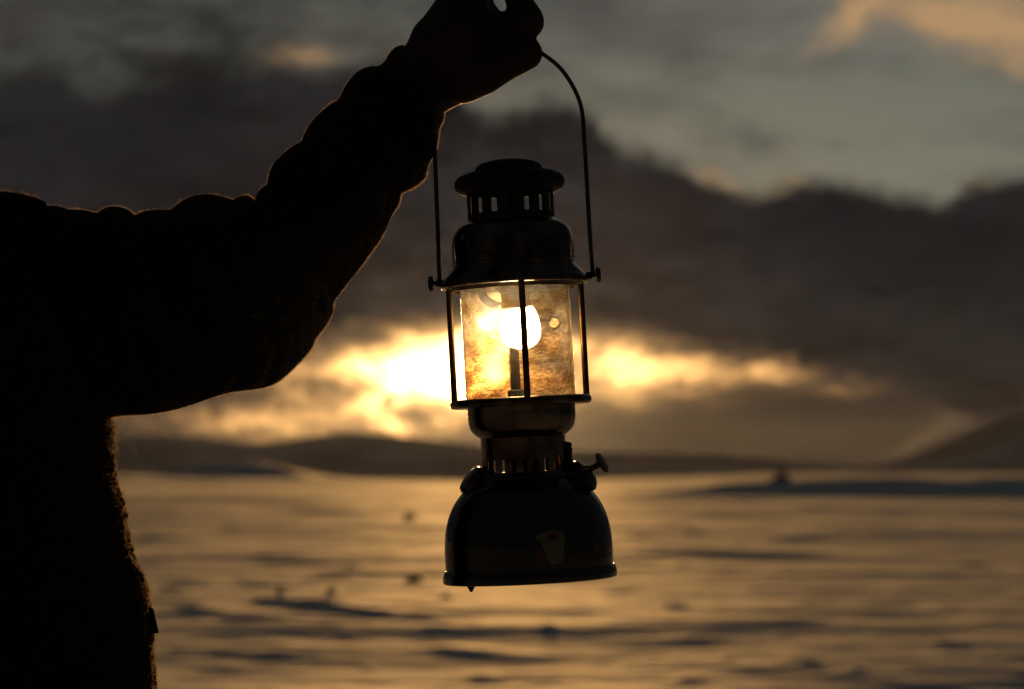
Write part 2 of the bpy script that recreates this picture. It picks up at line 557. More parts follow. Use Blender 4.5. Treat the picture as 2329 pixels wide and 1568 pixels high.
class MB:
    def __init__(s):
        s.v, s.f = [], []

    def add(s, v, f, mtx=None):
        o = len(s.v)
        s.v += [(mtx @ Vector(p)) if mtx is not None else Vector(p) for p in v]
        s.f += [tuple(i + o for i in q) for q in f]
        return s

    def lathe(s, prof, n=72, mtx=None, a0=0.0, a1=2 * math.pi):
        full = abs(a1 - a0 - 2 * math.pi) < 1e-6
        v, f = [], []
        cnt = n if full else n + 1
        for r, z in prof:
            for i in range(cnt):
                a = a0 + (a1 - a0) * i / n
                v.append((r * math.cos(a), r * math.sin(a), z))
        for j in range(len(prof) - 1):
            for i in range(n):
                k = (i + 1) % cnt
                f.append((j * cnt + i, j * cnt + k, (j + 1) * cnt + k, (j + 1) * cnt + i))
        if full:
            if prof[0][0] > 1e-6:
                f.append(tuple(reversed(range(cnt))))
            if prof[-1][0] > 1e-6:
                f.append(tuple(range((len(prof) - 1) * cnt, len(prof) * cnt)))
        return s.add(v, f, mtx)

    def tube(s, pts, rad, n=14, closed_ends=True):
        pts = [Vector(p) for p in pts]
        rad = rad if isinstance(rad, (list, tuple)) else [rad] * len(pts)
        v, f = [], []
        t0 = (pts[1] - pts[0]).normalized()
        up = Vector((0, 1, 0)) if abs(t0.y) < 0.9 else Vector((1, 0, 0))
        nx = t0.cross(up).normalized()
        for i, p in enumerate(pts):
            t = (pts[min(i + 1, len(pts) - 1)] - pts[max(i - 1, 0)]).normalized()
            nx = (nx - t * nx.dot(t)).normalized()
            ny = t.cross(nx)
            for k in range(n):
                a = 2 * math.pi * k / n
                v.append(p + (nx * math.cos(a) + ny * math.sin(a)) * rad[i])
        for i in range(len(pts) - 1):
            for k in range(n):
                j = (k + 1) % n
                f.append((i * n + k, i * n + j, (i + 1) * n + j, (i + 1) * n + k))
        if closed_ends:
            f.append(tuple(reversed(range(n))))
            f.append(tuple(range((len(pts) - 1) * n, len(pts) * n)))
        return s.add(v, f)

    def build(s, name, material, parent=None, sharp=35):
        return link(name, pydata(name, s.v, s.f), material, parent, True, sharp)


def smooth_path(pts, n=8):
    """Catmull-Rom through 3-D points"""
    pts = [Vector(p) for p in pts]
    out = []
    for i in range(len(pts) - 1):
        p0, p1, p2, p3 = pts[max(i - 1, 0)], pts[i], pts[i + 1], pts[min(i + 2, len(pts) - 1)]
        for k in range(n):
            t = k / n
            out.append(0.5 * ((2 * p1) + (p2 - p0) * t + (2 * p0 - 5 * p1 + 4 * p2 - p3) * t * t + (3 * p1 - p0 - 3 * p2 + p3) * t ** 3))
    out.append(pts[-1])
    return out


# ------------------------------------------------------------------ snowfield
def hash2(ix, iy, seed):
    h = (ix.astype(np.int64) * 374761393 + iy.astype(np.int64) * 668265263 + seed * 144269504) & 0xffffffff
    h = ((h ^ (h >> 13)) * 1274126177) & 0xffffffff
    return ((h ^ (h >> 16)) & 0xffff) / 65535.0


def vnoise(x, y, seed):
    ix, iy = np.floor(x), np.floor(y)
    fx, fy = x - ix, y - iy
    fx, fy = fx * fx * fx * (fx * (fx * 6 - 15) + 10), fy * fy * fy * (fy * (fy * 6 - 15) + 10)
    a, b_ = hash2(ix, iy, seed), hash2(ix + 1, iy, seed)
    c, d = hash2(ix, iy + 1, seed), hash2(ix + 1, iy + 1, seed)
    return (a + (b_ - a) * fx) * (1 - fy) + (c + (d - c) * fx) * fy - 0.5


def fbm(x, y, seed, octv=4, gain=0.5):
    s, a = 0, 1.0
    for o in range(octv):
        s = s + a * vnoise(x * 2 ** o + 17.3 * o, y * 2 ** o + 5.1 * o, seed + o)
        a *= gain
    return s


MOUNDS = []
_r = random.Random(5)
for _ in range(230):
    u, v = _r.uniform(180, 2400), 1125 + 470 * _r.random() ** 1.2
    x, y = G(u, v)
    dd = math.hypot(x, y + 2.38)
    MOUNDS.append((x, y, dd * _r.uniform(18, 75) / FPX, dd * _r.uniform(1.5, 5.0) / FPX, _r.uniform(0.5, 1.6)))

# wind-cut edges and old tracks in the snow: start, end (as measured), height m, half width m
RIDGES = [((670, 1380), (1110, 1428), 0.085, 0.13), ((570, 1373), (710, 1386), 0.08, 0.16), ((395, 1384), (610, 1418), 0.08, 0.18),
          ((623, 1156), (738, 1176), 0.22, 0.9), ((603, 1264), (650, 1278), 0.09, 0.35), ((518, 1470), (593, 1482), 0.05, 0.18),
          ((913, 1464), (1240, 1491), 0.035, 0.20), ((1331, 1416), (1859, 1428), 0.050, 0.30), ((1547, 1250), (1740, 1262), 0.10, 0.6),
          ((1907, 1522), (2123, 1552), 0.05, 0.2), ((2096, 1464), (2420, 1475), 0.055, 0.22), ((1250, 1232), (1500, 1240), 0.09, 0.6),
          ((340, 1330), (700, 1336), 0.05, 0.35), ((300, 1268), (380, 1272), 0.08, 0.4), ((1500, 1170), (1650, 1176), 0.18, 1.2),
          ((1700, 1335), (1900, 1345), 0.045, 0.3), ((1950, 1300), (2150, 1312), 0.06, 0.4), ((1400, 1340), (1560, 1352), 0.05, 0.3),
          ((1800, 1370), (2000, 1382), 0.04, 0.25), ((1260, 1550), (1800, 1590), 0.035, 0.2), ((330, 1560), (800, 1580), 0.035, 0.18),
          ((1100, 1300), (1300, 1308), 0.05, 0.3), ((1480, 1490), (1780, 1520), 0.035, 0.2)]


def height(x, y):
    d = np.hypot(x, y + 2.38)
    near = np.clip((d - 5) / 8, 0, 1)
    far = np.clip((d - 60) / 200, 0, 1)
    h = near * 0.029 * fbm(x / 1.7 + 0.30 * y / 1.7, y / 1.1, 3, 5, 0.55)
    h += near * 0.10 * fbm(x / 9.0, y / 4.5, 11, 3)
    h += np.clip((d - 25) / 60, 0, 1) * 0.34 * fbm(x / 20.0, y / 18.0, 21, 3)
    h += far * 0.25 * fbm(x / 60.0, y / 45.0, 31, 3)
    for (a, c, hh, w) in RIDGES:
        (x0, y0), (x1, y1) = G(*a), G(*c)
        L = math.hypot(x1 - x0, y1 - y0)
        tx, ty = (x1 - x0) / L, (y1 - y0) / L
        s = (x - x0) * tx + (y - y0) * ty
        n = -(x - x0) * ty + (y - y0) * tx
        if tx < 0:
            n = -n
        n = n + 0.6 * w * vnoise(s / (2.5 * w), s * 0 + hh * 100, 77)
        along = np.clip(s / (0.18 * L), 0, 1) * np.clip((L - s) / (0.18 * L), 0, 1)
        along = along * along * (3 - 2 * along)
        prof = np.where(n < 0, np.exp(-(n / (0.9 * w)) ** 2), np.exp(-(n / (2.6 * w)) ** 2))
        h += 0.62 * hh * along * prof * (0.75 + 0.6 * vnoise(s / (3 * w), s * 0, 78))
    for (mx, my, mw, mh, asp) in MOUNDS:
        k = np.nonzero((np.abs(x - mx) < 3 * mw) & (np.abs(y - my) < 7 * mw * asp))
        if len(k[0]):
            ax, ay = (x[k] - mx) / mw, (y[k] - my) / (mw * asp)
            h[k] += mh * np.exp(-ax * ax - np.where(ay < 0, ay * ay * 1.6, ay * ay * 0.12))
    # bank crossing the plain to the right, and the low knoll far to the left
    n = y - (128 + 0.05 * x + 3 * fbm(x / 9, y * 0, 41, 3))
    on = 1 / (1 + np.exp(-(x - 9 - 1.5 * fbm(x * 0, y / 5, 43, 2)) / 2.2))
    hb = (0.45 + 0.60 * np.clip((x - 4) / 14, 0, 1)) * (1 + 0.22 * fbm(x / 3, y * 0, 45, 2))
    h += on * hb * np.where(n < 0, np.exp(-(n / 2.2) ** 2), np.exp(-(np.maximum(n - 4, 0) / 60) ** 2))
    on2 = 1 / (1 + np.exp(-(x - 4.5) / 0.8)) * 1 / (1 + np.exp((x - 14) / 2.0))
    n2 = y - 112
    h += 0.20 * on2 * np.where(n2 < 0, np.exp(-(n2 / 1.5) ** 2), np.exp(-(n2 / 25) ** 2))
    k = np.exp(-((x + 56) / 11) ** 2) * 1.0 + 0.30 * np.exp(-((x + 48) / 8) ** 2) + 0.30 * np.exp(-((x + 68) / 10) ** 2)
    k = np.maximum(k - 0.2, 0)
    n3 = y - 500
    h += 3.1 * k * np.where(n3 < 0, np.exp(-(n3 / 8) ** 2), np.exp(-(n3 / 110) ** 2)) * (1 + 0.35 * fbm(x / 6, y / 12, 47, 3))
    # the plain is a shallow trough: a little higher to the sides, then it falls away
    az = np.degrees(np.arctan2(x, y + 2.38))
    ea = np.interp(az, [-40, -9, -6, -2, 1, 3, 6, 40], [0.04, 0.04, -0.01, -0.12, -0.13, -0.06, 0.06, 0.10])
    dd = np.minimum(d, 800)
    zf = 1.18 + dd * np.tan(np.radians(ea)) - np.maximum(d - 800, 0) * 0.004
    wf = np.clip((d - 180) / 420, 0, 1)
    wf = wf * wf * (3 - 2 * wf)
    h = h + wf * (zf + 0.0)
    return h


def terrain():
    fine = np.linspace(-R(15), R(15), 520)
    rest = np.linspace(R(15), 2 * math.pi - R(15), 130)[1:-1]
    azs = np.concatenate([fine, rest])
    r1 = np.geomspace(0.4, 10.5, 40)[:-1]
    r2 = 1 / np.linspace(1 / 10.5, 1 / 260.0, 560)
    r3 = np.concatenate([np.geomspace(260, 900, 120)[1:], np.geomspace(900, 9500, 36)[1:]])
    rs = np.concatenate([r1, r2, r3])
    A, Rr = np.meshgrid(azs, rs)
    x = np.sin(A) * Rr
    y = np.cos(A) * Rr - 2.38
    z = height(x, y)
    na, nr = len(azs), len(rs)
    v = np.stack([x, y, z], -1).reshape(-1, 3)
    c = np.array([[0, -2.38, float(height(np.array([0.0]), np.array([-2.38]))[0])]])
    v = np.concatenate([v, c])
    i = np.arange(na)
    j = (i + 1) % na
    q = []
    for k in range(nr - 1):
        q.append(np.stack([k * na + j, k * na + i, (k + 1) * na + i, (k + 1) * na + j], -1))
    me = np_mesh('snowfield', v, np.concatenate(q))
    bm = bmesh.new()
    bm.from_mesh(me)
    bm.verts.ensure_lookup_table()
    for k in range(na):
        bm.faces.new((bm.verts[na * nr], bm.verts[k], bm.verts[(k + 1) % na]))
    bmesh.ops.recalc_face_normals(bm, faces=bm.faces[:])
    bm.to_mesh(me)
    bm.free()
    o = link('snowfield', me, M['snow'], None, True, None)
    tag(o, 'wide snowfield under the setting sun', 'snow', kind='structure')


terrain()


# ------------------------------------------------------------------ far mountains
def mountain(name, outline, r0, r1, label, seed, na=260, nr=46):
    """a range whose crest climbs and falls with bearing; outline: (measured u, v) of the crest"""
    a = np.radians(np.linspace(AZ(outline[0][0]), AZ(outline[-1][0]), na))
    el = np.interp(np.degrees(a), [AZ(p[0]) for p in outline], [EL(p[1]) for p in outline])
    el = np.convolve(np.pad(el, 6, mode='edge'), np.ones(13) / 13, 'valid')
    rc = r0 + 0.45 * (r1 - r0)
    t = np.linspace(0, 1, nr)
    A, T = np.meshgrid(a, t)
    Rr = r0 + T * (r1 - r0)
    E = np.meshgrid(el, t)[0]
    prof_ = np.where(T < 0.45, (T / 0.45) ** 1.25, np.clip((1 - T) / 0.55, 0, 1))
    x, y = np.sin(A) * Rr, np.cos(A) * Rr - 2.38
    crest = CAM.z + rc * np.tan(np.radians(E))
    h = (crest + 60) * prof_ - 60
    rough = fbm(x / 420, y / 420, seed, 5, 0.5) * 60 * np.clip(prof_, 0, 1) * np.clip(1 - prof_, 0.06, 1)
    z = h + rough
    v = np.stack([x, y, z], -1).reshape(-1, 3)
    i = np.arange(na - 1)
    q = np.concatenate([np.stack([k * na + i + 1, k * na + i, (k + 1) * na + i, (k + 1) * na + i + 1], -1) for k in range(nr - 1)])
    o = link(name, np_mesh(name, v, q), M['fell'], None, True, None)
    tag(o, label, 'mountain', kind='structure')


mountain('mountain', [(-1800, 1100), (-600, 1030), (0, 985), (250, 994), (400, 987), (500, 1002), (600, 1015), (650, 1010), (700, 990), (760, 979), (860, 987), (960, 997), (1060, 1008), (1200, 1022), (1400, 1030), (1550, 1026), (1700, 1040), (1900, 1052), (2100, 1070), (2400, 1100)],
         5200, 7600, 'broad hazy snow mountain low on the horizon left of the lantern', 101)
mountain('mountain', [(1500, 1110), (1700, 1085), (1900, 1068), (2010, 1048), (2100, 1018), (2190, 982), (2329, 930), (2600, 890), (3200, 960), (4200, 1100)],
         4200, 6400, 'tall dark mountain slope rising at the far right edge', 131)

# the air over the plain
hz_m = bpy.data.materials.new('thin_evening_haze')
hz_m.use_nodes = True
hz_m.node_tree.nodes.clear()
_b = NB(hz_m.node_tree)
_v = _b.node('ShaderNodeVolumePrincipled')
_v.inputs['Color'].default_value = (0.9, 0.9, 0.9, 1)
_v.inputs['Density'].default_value = 1.3e-6
_v.inputs['Anisotropy'].default_value = 0.7
_o = _b.node('ShaderNodeOutputMaterial')
hz_m.node_tree.links.new(_v.outputs[0], _o.inputs['Volume'])
hv = [(sx * 10500, sy * 10500, z) for z in (-110, 195) for sx, sy in ((-1, -1), (1, -1), (1, 1), (-1, 1))]
hz = link('haze', pydata('haze', hv, [(3, 2, 1, 0), (4, 5, 6, 7), (0, 1, 5, 4), (1, 2, 6, 5), (2, 3, 7, 6), (3, 0, 4, 7)]), hz_m, None, False)
tag(hz, 'thin evening haze over the snow plain', 'haze', kind='stuff')

# ------------------------------------------------------------------ stones in the snow
def stone(u, v, wpx, hpx, label, seed):
    x, y = G(u, v)
    z = float(height(np.array([x]), np.array([y]))[0])
    d = math.hypot(x, y - CAM.y)
    w, h = wpx / FPX * d / 2, hpx / FPX * d
    bm = bmesh.new()
    bmesh.ops.create_icosphere(bm, subdivisions=3, radius=1)
    r = random.Random(seed)
    cuts = [(Vector((r.uniform(-1, 1), r.uniform(-1, 1), r.uniform(-.2, 1))).normalized(), r.uniform(0.55, 0.85)) for _ in range(9)]
    for vt in bm.verts:
        for nrm, dd in cuts:
            e = vt.co.dot(nrm) - dd
            if e > 0:
                vt.co -= nrm * e
        vt.co.x *= w
        vt.co.y *= w * 0.8
        vt.co.z = vt.co.z * h * 0.9 + h * 0.15
    me = bpy.data.meshes.new('stone')
    bm.to_mesh(me)
    bm.free()
    o = link('stone', me, M['stone'], None, True, 30)
    o.location = (x, y, z)
    tag(o, label, 'stone', 'dark stones poking out of the snow')


stone(928, 1183, 34, 16, 'lone dark stone high on the far snow left of the lantern tank', 1)
stone(945, 1322, 52, 16, 'wide low dark stone beside the lower left edge of the lantern tank', 2)
stone(1016, 1362, 34, 14, 'small dark stone just below the left end of the lantern base', 3)
stone(755, 1350, 22, 17, 'upright narrow dark stone midway between vest and lantern', 4)
stone(640, 1352, 20, 10, 'small dark stone left of the upright narrow one', 5)
stone(1776, 1126, 60, 27, 'dark boulder on the far bank at the right', 6)

# ------------------------------------------------------------------ lantern
LAN = bpy.data.objects.new('pressure_lantern', None)
COL.objects.link(LAN)
LAN.empty_display_size = 0.05
LAN.location = P(1206, 1320, 0.0)
LAN.rotation_euler = (R(0.6), R(-3.0), 0)
tag(LAN, 'old metal pressure lantern with glowing mantle hanging from the raised hand', 'lantern')
LAX = lambda v: 1206 - 50 * (1320 - v) / 957     # where the axis lies at measured height v


def zz(v):
    return (1320 - v) * MM


def prof(pts):
    return [(r * MM, zz(v)) for r, v in pts]


def rounded(pts, n=5):
    out = [pts[0]]
    path = smooth_path([Vector((a, b, 0)) for a, b in pts], n)
    return [(p.x, p.y) for p in path]


# fuel tank
MB().lathe(prof(rounded([(190, 1291), (190.5, 1270), (190, 1235), (186, 1200), (177, 1168), (163, 1140), (143, 1115), (120, 1098), (104, 1088)], 5)), 96).build('tank', M['enamel'], LAN)
MB().lathe(prof([(150, 1312), (193, 1320), (196.5, 1318), (198, 1312), (197.5, 1304), (195, 1296), (191, 1290), (188, 1291)]), 96).build('base_rim', M['enamel'], LAN)
MB().lathe(prof([(0, 1306), (150, 1306), (151, 1314), (149, 1316), (0, 1308)]), 64).build('base_plate', M['soot'], LAN)
MB().lathe([(0, -0.0055), (0.0012, -0.005), (0.004, 0.0), (0.0045, 0.004), (0, 0.004)], 12,
           Matrix.Translation((-134 * MM, -30 * MM, zz(1326)))).build('foot_nub', M['soot'], LAN)


def tank_r(v):
    pts = [(1088, 104), (1098, 120), (1115, 143), (1140, 163), (1168, 177), (1200, 186), (1235, 190), (1270, 190.5), (1291, 190)]
    return float(np.interp(v, [a for a, _ in pts], [c for _, c in pts]))


def tank_patch(name, outline, material, off, parent):
    """a thin patch that follows the tank and paints in a reflection; outline in measured px round a point on the front"""
    n = 24
    cu = sum(p[0] for p in outline) / len(outline)
    cv = sum(p[1] for p in outline) / len(outline)
    pts = []
    for i, p in enumerate(outline):
        q = outline[(i + 1) % len(outline)]
        for k in range(4):
            pts.append((p[0] + (q[0] - p[0]) * k / 4, p[1] + (q[1] - p[1]) * k / 4))
    rings = 6
    v, f = [], []

    def pos(u, vv, o):
        r = tank_r(vv) + o
        x = min(max(u - LAX(vv), -r * .98), r * .98)
        return (x * MM, -math.sqrt(r * r - x * x) * MM, zz(vv))
    for o in (off, off - 1.5):
        for k in range(1, rings + 1):
            for (u, vv) in pts:
                t = k / rings
                v.append(pos(cu + (u - cu) * t, cv + (vv - cv) * t, o))
        v.append(pos(cu, cv, o))
    m_ = len(pts)
    half = rings * m_ + 1
    for s in (0, 1):
        b0 = s * half
        for i in range(m_):
            j = (i + 1) % m_
            tri = (b0 + rings * m_, b0 + i, b0 + j)
            f.append(tri if s == 0 else tri[::-1])
            for k in range(rings - 1):
                qd = (b0 + k * m_ + i, b0 + (k + 1) * m_ + i, b0 + (k + 1) * m_ + j, b0 + k * m_ + j)
                f.append(qd if s == 0 else qd[::-1])
    for i in range(m_):
        j = (i + 1) % m_
        a = (rings - 1) * m_
        f.append((a + i, half + a + i, half + a + j, a + j))
    return link(name, pydata(name, v, f), material, parent, True, 60)


refl = tank_patch('label', [(1216, 1216), (1232, 1208), (1252, 1202), (1275, 1205), (1282, 1218), (1279, 1240), (1278, 1262), (1272, 1277), (1252, 1279), (1243, 1270), (1237, 1248), (1228, 1230)], M['cream'], 1.2, LAN)  # reflection painted on the tank as thin cream and red patches
refl['label'] = 'pale reflection on the tank, put in as a cream patch'
tank_patch('reflection_oval', [(1239, 1217), (1246, 1211), (1255, 1209), (1264, 1212), (1268, 1218), (1263, 1225), (1254, 1227), (1245, 1224)], M['red'], 2.0, refl)
tank_patch('reflection_stripe', [(1220, 1236), (1225, 1240), (1232, 1258), (1240, 1276), (1230, 1280), (1219, 1281), (1217, 1258)], M['red'], 1.2, LAN)

# neck with air slots
def slotted(name, r, v_top, v_bot, slot_top, slot_bot, count, slot_w, thick, material, start, parent=LAN, n_in=4):
    mb = MB()
    step = 2 * math.pi / count
    hw = slot_w / r / 2
    for k in range(count):
        a0 = start + k * step
        angs_p = np.linspace(a0 + hw, a0 + step - hw, n_in)     # solid post
        angs_s = np.array([a0 - hw, a0, a0 + hw])               # above and below a slot

        def block(angs, z0, z1):
            v, f = [], []
            m_ = len(angs)
            for rr in (r, r - thick):
                for z in (z0, z1):
                    for a in angs:
                        v.append((rr * MM * math.cos(a), rr * MM * math.sin(a), z))
            for i in range(m_ - 1):
                f += [(i, i + 1, m_ + i + 1, m_ + i), (2 * m_ + i + 1, 2 * m_ + i, 3 * m_ + i, 3 * m_ + i + 1),
                      (m_ + i, m_ + i + 1, 3 * m_ + i + 1, 3 * m_ + i), (i + 1, i, 2 * m_ + i, 2 * m_ + i + 1)]
            f += [(0, m_, 3 * m_, 2 * m_), (m_ - 1, 3 * m_ - 1, 4 * m_ - 1, 2 * m_ - 1)]
            mb.add(v, f)
        block(angs_p, zz(v_bot), zz(v_top))
        block(angs_s, zz(v_bot), zz(slot_bot))
        block(angs_s, zz(slot_top), zz(v_top))
    bm = bmesh.new()
    me = pydata(name, mb.v, mb.f)
    bm.from_mesh(me)
    bmesh.ops.remove_doubles(bm, verts=bm.verts[:], dist=1e-6)
    seen = {}
    dead = []
    for fc in bm.faces:                       # drop the inner faces where blocks meet
        key = tuple(sorted(vt.index for vt in fc.verts))
        if key in seen:
            dead += [fc, seen[key]]
        seen[key] = fc
    bmesh.ops.delete(bm, geom=list(set(dead)), context='FACES')
    bmesh.ops.recalc_face_normals(bm, faces=bm.faces[:])
    bm.to_mesh(me)
    bm.free()
    return link(name, me, material, parent, True, 30)


slotted('collar', 96, 996, 1084, 1046, 1073, 24, 10, 3, M['nickel'], R(-90 + 1))
MB().lathe(prof([(96.5, 1074.5), (98.5, 1078), (105, 1084), (108, 1090), (103, 1094), (92, 1094), (92, 1080)]), 80).build('collar_ring', M['enamel'], LAN)
# inner heat tube that hides the middle of the slots
MB().lathe(prof([(0, 1092), (34, 1092), (34, 1000), (30, 940), (0, 938)]), 32).build('inner_tube', M['soot'], LAN)
# cup and glass plate
MB().lathe(prof(rounded([(94, 997), (98, 993.5), (108, 986), (118, 973), (122, 955), (122.5, 935), (123, 924)], 4)), 96).build('cup', M['nickel'], LAN)
MB().lathe(prof([(100, 926), (150, 926), (157, 925), (160.5, 921), (161, 915), (159.5, 909), (156, 906.5), (150, 906), (60, 906), (58, 912), (58, 924)]), 96).build('gallery_plate', M['nickel'], LAN)
# glass cylinder, a real thin wall
MB().lathe(prof([(124, 905), (125, 904), (125, 652), (124, 651)]), 96).build('glass', M['glass'], LAN)
glass = [c for c in COL.objects if c.name == 'glass'][0]
me = glass.data
bm = bmesh.new()
bm.from_mesh(me)
bmesh.ops.delete(bm, geom=[f for f in bm.faces if len(f.verts) > 4], context='FACES')
bm.to_mesh(me)
bm.free()
# guard rods
for k in range(4):
    a = R(-90 + 5.5 + 90 * k)
    x, y = 151 * MM * math.cos(a), 151 * MM * math.sin(a)
    MB().tube([(x, y, zz(912)), (x, y, zz(800)), (x, y, zz(700)), (x, y, zz(648))], 7.2 * MM, 16).build('guard_rod', M['brass'], LAN)
# vaporiser
MB().tube([(-9 * MM, 0, zz(908)), (-9 * MM, 0, zz(850)), (-9 * MM, 0, zz(760)), (-9 * MM, 0, zz(700))], 10.5 * MM, 20).build('vaporiser_tube', M['brass'], LAN)
MB().lathe([(0, 0), (19 * MM, 0), (20 * MM, 2 * MM), (20 * MM, 17 * MM), (18 * MM, 19 * MM), (0, 19 * MM)], 6,
           Matrix.Translation((-9 * MM, 0, zz(907)))).build('nut', M['soot'], LAN, 25)
MB().tube(smooth_path([(-78 * MM, 12 * MM, zz(640)), (-76 * MM, 12 * MM, zz(664)), (-66 * MM, 11 * MM, zz(680)), (-48 * MM, 9 * MM, zz(692)), (-28 * MM, 5 * MM, zz(698)), (-8 * MM, 2 * MM, zz(699))], 6), 10 * MM, 18).build('fuel_loop', M['brass'], LAN)
# burner and mantle
MB().lathe(prof([(0, 640), (48, 640), (44, 656), (33, 668), (32, 684), (36, 690), (36, 702), (28, 706), (0, 706)]), 48).build('burner', M['clay'], LAN)
MB().lathe(prof(rounded([(30, 700), (36, 710), (42, 725), (45.5, 748), (43.5, 770), (33, 786), (17, 794), (0.5, 796)], 5)), 48,
           Matrix.Translation((8 * MM, 0, 0))).build('mantle', M['mantle'], LAN)

# glowing shells added to soften and whiten the upper left of the mantle
for fx, fv, sx, sz, sd in ((-42, 728, 44, 40, 3), (-14, 712, 40, 24, 8)):
    bm = bmesh.new()
    bmesh.ops.create_icosphere(bm, subdivisions=4, radius=1)
    for vt in bm.verts:
        c = vt.co.copy()
        k = 1 + 0.55 * float(fbm(np.array([c.x * 1.6 + sd]), np.array([c.z * 1.6 + c.y]), 200 + sd, 3)[0])
        vt.co = Vector((c.x * sx * k * MM, c.y * 24 * k * MM, c.z * sz * k * MM))
    fm = bpy.data.meshes.new('glow_shell')
    bm.to_mesh(fm)
    bm.free()
    fo = link('glow_shell', fm, M['glow_shell'], LAN, True, None)
    fo.location = (fx * MM, 6 * MM, zz(fv))

# little bar and pale ringed disc beside the mantle
ax_, az_ = 86 * MM, zz(737)
ay_ = math.sqrt(124 ** 2 - 86 ** 2) * MM * 0.55
MB().tube([(46 * MM, 2 * MM, zz(731)), (60 * MM, ay_ * .5, zz(731)), (ax_ - 10 * MM, ay_ * .9, zz(732))], 3.0 * MM, 10).build('side_bar', M['brass'], LAN)
pale_disc = MB().lathe([(0, -.0006), (11 * MM, -.0006), (11 * MM, .0006), (0, .0006)], 32, Matrix.Translation((ax_, ay_, az_)) @ Matrix.Rotation(R(90), 4, 'X')).build('side_disc', M['pale_disc'], LAN)
MB().lathe([((13 + 1.6 * math.cos(t)) * MM, 1.6 * MM * math.sin(t)) for t in np.linspace(0, 2 * math.pi, 9)], 32, Matrix.Translation((ax_, ay_, az_)) @ Matrix.Rotation(R(90), 4, 'X')).build('disc_ring', M['brass'], pale_disc)

# bell-shaped upper body
MB().lathe(prof(rounded([(98, 497), (101, 503), (110, 507), (124, 515), (134, 530), (138.5, 550), (139, 575), (139, 600)], 4)
           + rounded([(140, 603), (144, 609), (152, 619), (160, 629), (166, 636), (169, 641)], 3)
           + [(170, 645), (169, 650), (165, 652), (158, 651)]), 96).build('bell', M['bell'], LAN)
for k, (ra, v) in enumerate([(158, 650), (150, 653), (142, 656)]):
    MB().lathe([((ra + 4 * math.cos(t)) * MM, zz(v) + 4 * MM * math.sin(t)) for t in np.linspace(0, 2 * math.pi, 11)], 96).build('rim_ring', M['nickel'], LAN)
MB().lathe(prof([(40, 648), (139, 652), (139, 648), (40, 644)]), 72).build('reflector', M['nickel'], LAN)
for r_ in (139.6,):
    MB().lathe(prof([(139, 598), (141.2, 600), (141.6, 603), (140, 606)]), 96).build('bead', M['bell'], LAN)
# vent ring with its slots, the hood and the cap
slotted('vent_ring', 99, 422, 502, 430, 487, 16, 15, 3, M['soot'], R(-90))
MB().lathe(prof([(0, 500), (30, 500), (30, 436), (0, 436)]), 32).build('chimney_tube', M['soot'], LAN)
MB().lathe(prof([(98.5, 420), (98.6, 432)] + rounded([(99.2, 437), (106, 437), (116, 434), (124, 426), (126, 414), (121, 403), (110, 396), (94, 391), (74, 389), (45, 388)], 4)), 96).build('hood', M['soot'], LAN)
MB().lathe(prof(rounded([(50, 386), (70, 389), (76.5, 386), (75, 379), (64, 370), (40, 364), (18, 362), (0.5, 362)], 4)), 80).build('cap', M['soot'], LAN)


# pivot screws for the bail
def knob(p, d, profile, name, material, n=32):
    d = Vector(d).normalized()
    mt = Matrix.Translation(p) @ d.to_track_quat('Z', 'Y').to_matrix().to_4x4()
    return MB().lathe([(r * MM, z * MM) for r, z in profile], n, mt).build(name, material, LAN)


for s in (-1, 1):
    knob((s * 166 * MM, 0, zz(636)), (s, 0, 0), [(0, -2), (8, -2), (8, 11), (5, 13), (5, 18), (15, 19), (17, 21), (17, 26), (15.5, 29), (10, 31), (0, 31.5)], 'pivot_screw', M['soot'])
    knob((s * 160 * MM, 0, zz(640)), (s, 0, 0), [(0, -4), (12, -4), (11, 4), (7, 9), (0, 9)], 'bail_lug', M['bell'])

# bail: measured in the picture plane, brought into the lantern's own frame
bpy.context.view_layer.update()
inv = LAN.matrix_world.inverted()
bw = [(1001, 652), (999.5, 636), (997, 560), (993, 450), (989.5, 360), (987.5, 300), (990, 255), (1004, 212), (1030, 165), (1066, 125), (1110, 98), (1150, 90),
      (1195, 100), (1237, 125), (1272, 153), (1298, 188), (1316, 225), (1325, 262), (1329, 320), (1334, 400), (1339, 490), (1344, 570), (1347.5, 612), (1348.5, 630)]
wp = smooth_path([inv @ P(u, v, 0.0 if u > 1100 else float(np.interp(v, [200, 250, 330], [0.016, 0.008, -0.002]))) for u, v in bw], 6)
MB().tube(wp, 4.9 * MM, 14).build('bail', M['wire'], LAN, 60)

# filler cap on the left shoulder, pump and valves on the right
knob((-110 * MM, -26 * MM, zz(1096)), (-0.75, -0.25, 0.66), [(0, -20), (26, -20), (26, -4), (33, -2), (36, 3), (37, 10), (36, 17), (32, 23), (22, 26), (0, 27)], 'filler_cap', M['enamel'], 40)
knob((-78 * MM, -62 * MM, zz(1086)), (-0.30, -0.75, 0.55), [(0, -12), (17, -12), (17, 2), (20, 3), (20, 8), (17, 10), (0, 10)], 'pressure_screw', M['enamel'], 6)
knob((104 * MM, -10 * MM, zz(1098)), (0.87, -0.12, 0.47), [(0, -30), (31, -30), (31, 30), (27, 38), (16, 42), (12, 44), (0, 44)], 'pump_barrel', M['enamel'], 32)
knob((120 * MM, -14 * MM, zz(1090)), (0.88, -0.30, 0.44), [(0, -10), (12, -10), (12, 26), (7.5, 38), (6.5, 44), (8, 52), (13, 57), (20, 60), (24, 62), (25, 65), (23, 68), (10, 70), (0, 70)], 'pump_knob', M['brass'], 36)
